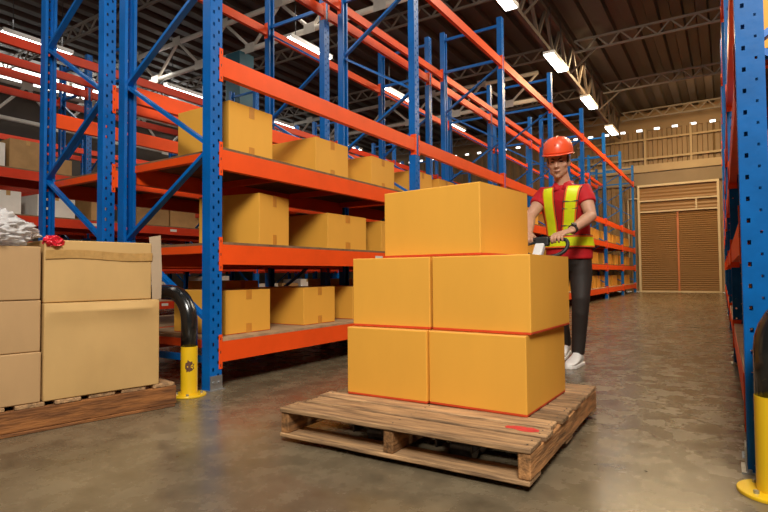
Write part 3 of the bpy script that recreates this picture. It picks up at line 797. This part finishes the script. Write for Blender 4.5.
b.tube([H(0, -.080, .018), H(0, -.096, -.008), H(0, -.105, -.026), H(0, -.088, -.036)], [.008, .010, .0135, .010], 12)
for s in (-1, 1): hball((s*.011, -.090, -.030), (.009, .010, .008))
hball((0, -.080, -.056), (.025, .013, .0065)); hball((0, -.079, -.068), (.021, .013, .0065))
# arms
def arm(S, E, W, r):
    S, E, W = Vector(S), Vector(E), Vector(W)
    m1 = S.lerp(E, .5); m2 = E.lerp(W, .25); m3 = E.lerp(W, .65)
    b.tube(Ls([S, S.lerp(E, .25), m1, S.lerp(E, .8), E, m2, m3, W]), [.056, .054, .049, .043, .041, .043, .034, .026], 18)
arm(SL, EL, WL, 1); arm(SR, ER, WR, 1)
# hands around the grip bar (bar along x)
GB = Vector((JX, 3.645, .925))
def hand(W, gx, sgn, spread=.021):
    """sgn: +1 thumb towards -x (its left hand), -1 thumb towards +x"""
    W = Vector(W); c = Vector((JX + gx, GB.y + .030, GB.z + .026))
    # palm: lies above / behind the bar, knuckles over its top
    pw = Vector((1, 0, 0))
    back = (W - c); back.normalize()
    rings = []
    for t, hw, hh in ((0, .026, .020), (.3, .033, .019), (.65, .041, .018), (1, .043, .014)):
        p = W.lerp(c + Vector((0, -.012, .008)), t); rr = []
        for j in range(16):
            a = 2*PI*j/16; rr.append(L_(p + pw*math.cos(a)*hw + Vector((0, .35, .94))*math.sin(a)*hh))
        rings.append(rr)
    b.loft(rings)
    lens = (.92, 1.0, .95, .78)
    for k in range(4):
        x = c.x + sgn*(-.032 + k*spread)      # index nearest the thumb side
        R = .0225; pts = []
        a0 = math.radians(60)
        tot = math.radians(215)*lens[k]
        pts.append(L_((x, GB.y + .026, GB.z + .030)))
        for i in range(8):
            a = a0 + tot*i/7
            pts.append(L_((x + sgn*.0015*i*(k-1.5)*.4, GB.y + R*math.cos(a), GB.z + R*math.sin(a))))
        b.tube(pts, [.0105, .0105, .0100, .0100, .0096, .0094, .0090, .0085, .0075], 10)
    # thumb leaves the side of the palm and closes under the bar
    x0 = c.x - sgn*.036
    b.tube([L_((c.x - sgn*.018, GB.y+.058, GB.z+.034)), L_((x0 - sgn*.006, GB.y+.040, GB.z+.014)), L_((x0 - sgn*.008, GB.y+.018, GB.z-.016)), L_((x0 + sgn*.002, GB.y-.004, GB.z-.024)), L_((x0 + sgn*.008, GB.y-.020, GB.z-.014))], [.015, .0125, .0115, .0105, .008], 10)
hand(WL, .098, 1); hand(WR, -.105, -1)
# legs inside the trousers down to the ankles and feet (one continuous body)
HLh, KL, AL = (-.940, 4.215, .83), (-.925, 4.150, .475), (-.965, 4.215, .10)
HRh, KR, AR = (-1.095, 4.225, .83), (-1.115, 4.26, .475), (-1.13, 4.515, .135)
b.tube(Ls([HLh, KL, AL]), [.075, .052, .036], 16); b.tube(Ls([HRh, KR, AR]), [.075, .052, .036], 16)
b.tube(Ls([AL, (-.968, 4.17, .055), (-.975, 4.09, .038)]), [.036, .036, .026], 14)
b.tube(Ls([AR, (-1.135, 4.46, .08), (-1.14, 4.385, .038)]), [.036, .034, .026], 14)
body = remeshed(b, 'body', SKIN, .0042, 6)
tag(body, 'bare face, forearms and hands')
# hair under the hat
m = MB(); M3 = Mh
def hb(c, r): m.ball(H(*c), r, Mh, 18)
hb((0, .032, .028), (.0775, .078, .080))
for s in (-1, 1):
    hb((s*.066, -.004, .022), (.012, .026, .030)); hb((s*.070, .026, .0), (.010, .022, .032))
hb((0, .07, -.02), (.06, .034, .045))
remeshed(m, 'hair', HAIR, .005, 3)
# eyes, brows, lips
for s in (-1, 1):
    m = MB(); m.ball(H(s*.029, -.0745, .008), (.0145, .0085, .0052), Mh, 12); o = m.build('eye', EYEM, man, smooth=True)
    m = MB(); m.tube([H(s*.013, -.090, .022), H(s*.028, -.0905, .030), H(s*.046, -.076, .027)], [.0042, .005, .003], 8, sq=(1, 1)); m.build('eyebrow', HAIR, man, smooth=True)
m = MB(); m.tube([H(-.022, -.085, -.062), H(-.010, -.0925, -.059), H(0, -.094, -.0605), H(.010, -.0925, -.059), H(.022, -.085, -.062)], [.001, .0042, .005, .0042, .001], 8); m.build('lips', LIPM, man, smooth=True)
# hard hat
m = MB(); rings = []; n = 36
HX, HY = .107, .126
for t, z in [(1.0, .0), (1.0, .014), (.985, .034), (.94, .060), (.86, .082), (.72, .102), (.52, .116), (.28, .123), (.03, .125)]:
    rings.append([H(math.cos(2*PI*j/n)*HX*t, .010 + math.sin(2*PI*j/n)*HY*t, .062 + z) for j in range(n)])
m.loft(rings, cap=False)
o = m.build('helmet_shell', HELM, man, smooth=True); so = o.modifiers.new('th', 'SOLIDIFY'); so.thickness = .004
m = MB(); up_, dn_, ou = [], [], []
r1_, r2_, r3_ = [], [], []
for j in range(48):
    a = 2*PI*j/48; c, s = math.cos(a), math.sin(a); pk = max(0, -s)**2.2
    w = .006 + .030*pk; dz = -.008*pk
    r1_.append(H(c*HX*.99, .010+s*HY*.99, .064)); r2_.append(H(c*(HX+w), .010+s*(HY+w), .062+dz)); r3_.append(H(c*(HX+w), .010+s*(HY+w), .057+dz)); up_.append(H(c*HX*.98, .010+s*HY*.98, .057))
vs = r1_ + r2_ + r3_ + up_
m.add(vs, [(q*48+j, q*48+(j+1) % 48, ((q+1) % 4)*48+(j+1) % 48, ((q+1) % 4)*48+j) for q in range(4) for j in range(48)])
m.build('helmet_brim', HELM, man, smooth=True)
m = MB()
for x0, w in ((0, .010), (-.042, .006), (.042, .006)):
    pts = []
    for i in range(17):
        a = PI*(.10 + .80*i/16); pts.append(H(x0*(1-.15*abs(math.cos(a))), .010 - math.cos(a)*HY*.97*math.sqrt(max(0, 1-(x0/HX)**2)), .076 + math.sin(a)**.8*.112*math.sqrt(1-(x0/HX)**2)))
    m.tube(pts, w*.62, 8)
m.build('helmet_ridge', HELM, man, smooth=True)
m = MB(); pts = []
for i in range(13):
    a = PI*i/12; pts.append(H(math.cos(a)*.078, -.052 + .02*math.sin(a)*0 + .052*abs(math.cos(a)), -.005 - .098*math.sin(a)))
# shirt
b2 = MB()
b2.loft([ring(z, .006 + (.004 if z < .9 else 0)) for z in zs[:-3]])
def sleeve(S, E, f):
    S, E = Vector(S), Vector(E)
    b2.tube(Ls([S.lerp(Vector((-1.005, 4.06, 1.27)), .35), S, S.lerp(E, .3), S.lerp(E, f)]), [.060, .068, .067, .064], 20)
sleeve(SL, EL, .50); sleeve(SR, ER, .50)
shirt = remeshed(b2, 'shirt', SHIRT, .007, 4)
m = MB()                                              # collar: two leaves folded open
for s in (-1, 1):
    a = Vector((-1.005, 4.035, 1.36))
    pts = [(s*.002, -.074, -.055), (s*.022, -.070, -.010), (s*.052, -.040, .010), (s*.066, .02, .016), (s*.078, .015, -.018), (s*.075, -.045, -.030), (s*.050, -.088, -.062)]
    m.add([L_(a+Vector(p)) for p in pts], [(0,1,6),(1,2,5,6),(2,3,4,5)])
o = m.build('collar', SHIRT, man, smooth=True); so = o.modifiers.new('th', 'SOLIDIFY'); so.thickness = .005
# trousers
b3 = MB()
def er(c, rx, ry, n=20): return [L_((c[0]+rx*math.cos(2*PI*j/n), c[1]+ry*math.sin(2*PI*j/n), c[2])) for j in range(n)]
b3.loft([er((-1.015, 4.21, .90), .150, .108), er((-1.016, 4.215, .84), .160, .118), er((-1.017, 4.22, .76), .158, .116), er((-1.018, 4.22, .71), .12, .09)])
b3.tube(Ls([(-.938, 4.215, .82), (-.930, 4.20, .66), (-.922, 4.145, .50), (-.930, 4.155, .40), (-.948, 4.19, .25), (-.964, 4.21, .088)]), [.086, .081, .064, .060, .054, .047], 20)
b3.tube(Ls([(-1.095, 4.225, .82), (-1.10, 4.235, .66), (-1.112, 4.25, .50), (-1.12, 4.31, .40), (-1.127, 4.41, .27), (-1.13, 4.51, .115)]), [.086, .081, .064, .060, .054, .047], 20)
remeshed(b3, 'trousers', PANTS, .007, 3)
# shoes
def shoe(heel, toe, lift=0):
    h, t = Vector(heel), Vector(toe); d = (t-h); Ln = d.length; d.normalize(); r = d.cross(Vector((0,0,1))).normalized(); u = r.cross(d)
    root = empty('shoe', L_(h)); root.parent = man
    def sec(s, w, z0, z1): return [Vector(d*s*Ln + r*w*math.cos(2*PI*j/18)*(1 if True else 0) + u*(z0 + (z1-z0)*(.5+.5*math.sin(2*PI*j/18)))) for j in range(18)]
    m = MB(); m.loft([sec(-.03, .018, .022, .075), sec(.0, .034, .020, .095), sec(.15, .037, .02, .115), sec(.34, .038, .02, .105), sec(.52, .043, .02, .078), sec(.75, .048, .02, .060), sec(.92, .038, .02, .045), sec(1.0, .018, .02, .032)])
    o = m.build('shoe_upper', SHOE, root, smooth=True); sb = o.modifiers.new('s', 'SUBSURF'); sb.levels = 1; sb.render_levels = 2
    m = MB(); m.loft([[Vector(v) for v in [d*s*Ln + r*w*a + u*z for a, z in ((-1, 0), (1, 0), (1, .024), (-1, .024))]] for s, w in ((-.05, .022), (0, .037), (.3, .038), (.6, .048), (.85, .046), (1.0, .026), (1.03, .012))])
    m.build('shoe_sole', SHOE, root, bevel=.004)
    m = MB()
    for k in range(4): s = .36+.075*k; m.tube([d*s*Ln + r*.022*a + u*(.099-.012*k-.003*abs(a)) for a in (-1, 0, 1)], .0028, 6)
    m.build('shoelace', WHITE_P, root)
shoe((-.958, 4.255, 0), (-.985, 4.000, 0)); shoe((-1.128, 4.560, .035), (-1.142, 4.320, 0.0))
# safety vest: straps over the shoulders and a waist belt, draped on the torso
def surf(z, u, front, off, tw=-.10):
    _, cx, cy, rx, ry = tor_at(z); rx += off; ry += off
    q = min(.999, abs(u)/rx); e = .86
    c = q**(1/e); s = math.sqrt(max(0, 1-c*c)); y = (s**e)*ry * (-1 if front else 1)
    return (cx + u*math.cos(tw)-y*math.sin(tw), cy + u*math.sin(tw)+y*math.cos(tw), z)
def strap(ub, ut, name):
    """centre offset ub at the belt, ut at the shoulder"""
    cols = [-.050, -.046, -.035, 0, .035, .046, .050]; cm = [2, 1, 0, 0, 1, 2]
    path = [(.93, True), (.98, True), (1.03, True), (1.08, True), (1.13, True), (1.18, True), (1.22, True), (1.255, True), (1.285, True), (1.305, True), (1.322, True),
            (1.322, False), (1.305, False), (1.28, False), (1.24, False), (1.18, False), (1.12, False), (1.06, False), (1.0, False), (.94, False)]
    m = MB(); vs = []
    for z, f in path:
        t = (z-.93)/.39; uc = ub + (ut-ub)*t
        for c in cols: vs.append(L_(surf(z, uc + c, f, .019)))
    k = len(cols)
    for i in range(len(path)-1):
        for j in range(k-1): m.f.append((i*k+j, i*k+j+1, (i+1)*k+j+1, (i+1)*k+j)); m.m.append(cm[j])
    m.v = [tuple(v) for v in vs]
    o = m.build(name, [LIME, ORNG_T, RUBBER], vest, smooth=True)
    so = o.modifiers.new('th', 'SOLIDIFY'); so.thickness = .003; so.offset = 1
    return o
vest = None
vest = empty('safety_vest', (0, 0, 0)); vest.parent = man; tag(vest, 'lime and orange reflective harness vest')
strap(-.075, -.085, 'vest_strap'); strap(.030, .100, 'vest_strap')
m = MB(); rows = [(.882, 2), (.887, 1), (.898, 0), (.962, 1), (.973, 2), (.978, 2)]
vs = []; n = 40
for z, _ in rows: vs += [Vector(v) for v in ring(z, .024, n)]
for i in range(len(rows)-1):
    for j in range(n): m.f.append((i*n+j, i*n+(j+1) % n, (i+1)*n+(j+1) % n, (i+1)*n+j)); m.m.append(rows[i][1])
m.v = [tuple(v) for v in vs]; o = m.build('vest_belt', [LIME, ORNG_T, RUBBER], vest, smooth=True); so = o.modifiers.new('th', 'SOLIDIFY'); so.thickness = .003
for z in (1.215, 1.165, 1.045):
    t = (z-.93)/.39; uc = .030 + .070*t
    m = MB(); m.bar(L_(surf(z, uc-.052, True, .024)), L_(surf(z, uc+.052, True, .024)), .005, .008, up=(0, 0, 1)); m.build('vest_loop', RUBBER, vest)
# wrist watch
wl, el = Vector(WL), Vector(EL); dd = (el-wl).normalized(); c = wl + dd*.022
m = MB(); m.tube([L_(c-dd*.011), L_(c+dd*.011)], .0325, 20); m.build('watch_strap', RUBBER, man, smooth=False)
m = MB(); u = Vector((.3, -.35, .89)).normalized(); m.tube([L_(c+u*.030), L_(c+u*.041)], .019, 18); m.build('watch_case', GREY_D, man)

# ------------------------------------------------------------------ lights
def area(name, loc, target, size, power, col, sy=None):
    d = bpy.data.lights.new(name, 'AREA'); d.energy = power; d.color = col; d.size = size
    if sy: d.shape = 'RECTANGLE'; d.size_y = sy
    o = bpy.data.objects.new(name, d); COL.objects.link(o); o.location = loc
    o.rotation_euler = (Vector(target)-Vector(loc)).to_track_quat('-Z', 'Y').to_euler(); return o
area('aisle_key_fill', (.9, -1.6, 4.3), (-1.4, 3.2, .6), 1.4, 350, (1, .95, .85))
area('aisle_key_fill', (1.5, 2.0, 5.9), (-.9, 2.4, 0), 1.0, 110, (1, .94, .84), 3)  # added above the right rack so its shelves shade the aisle floor
area('aisle_key_fill', (.9, 8.6, 5.9), (-1.0, 8.6, 0), 1.0, 330, (1, .86, .64), 4)  # added warm fill to brighten the far floor; no fixture hangs here
area('aisle_key_fill', (-.4, 14.5, 5.9), (-1.1, 14.5, 0), 1.0, 430, (1, .72, .38), 5)  # another added warm fill, for the aisle floor towards the back
area('warm_end_fill', (-.6, 17.0, 5.6), (-1.3, 20.7, 2.2), 1.6, 110, (1, .66, .30), 1.6)  # added to make the back wall glow warm; stands for no building lamp
area('rear_aisle_lamp', (-6.2, 2.0, 5.9), (-6.2, 5, 0), 1.0, 75, (1, .9, .78), 5)
area('rear_aisle_lamp', (-6.2, 10.0, 5.9), (-6.2, 10, 0), 1.0, 90, (1, .9, .78), 5)
area('far_aisle_lamp', (-11.5, 8.0, 5.5), (-11.5, 8, 0), 1.2, 110, (1, .95, .85), 7)
area('clerestory_daylight', (XLW+.15, 11, 6.0), (XLW+6, 11, 4.6), .4, 330, (1, .97, .92), 14)

w = bpy.data.worlds.new('world'); w.use_nodes = True; SC.world = w
w.node_tree.nodes['Background'].inputs[0].default_value = (1, .97, .92, 1); w.node_tree.nodes['Background'].inputs[1].default_value = 3.0

# ------------------------------------------------------------------ camera
cd = bpy.data.cameras.new('camera'); cam = bpy.data.objects.new('camera', cd); COL.objects.link(cam); SC.camera = cam
cd.sensor_width = 36; cd.lens = 534.93/768*36; cd.clip_end = 100; cd.clip_start = .05
R = Vector((.84175442, .53979765, -.00824636)); U = Vector((.02516536, -.02397505, .99939577)); F = Vector((-.53927378, .84145332, .03376531))
M = Matrix((R, U, -F)).transposed().to_4x4(); M.translation = Vector((0, 0, .70)); cam.matrix_world = M
cd.dof.use_dof = False
SC.view_settings.view_transform = 'Standard'; SC.view_settings.look = 'None'; SC.view_settings.gamma = 1
SC.view_settings.use_curve_mapping = False
SC.view_settings.exposure = 0.12
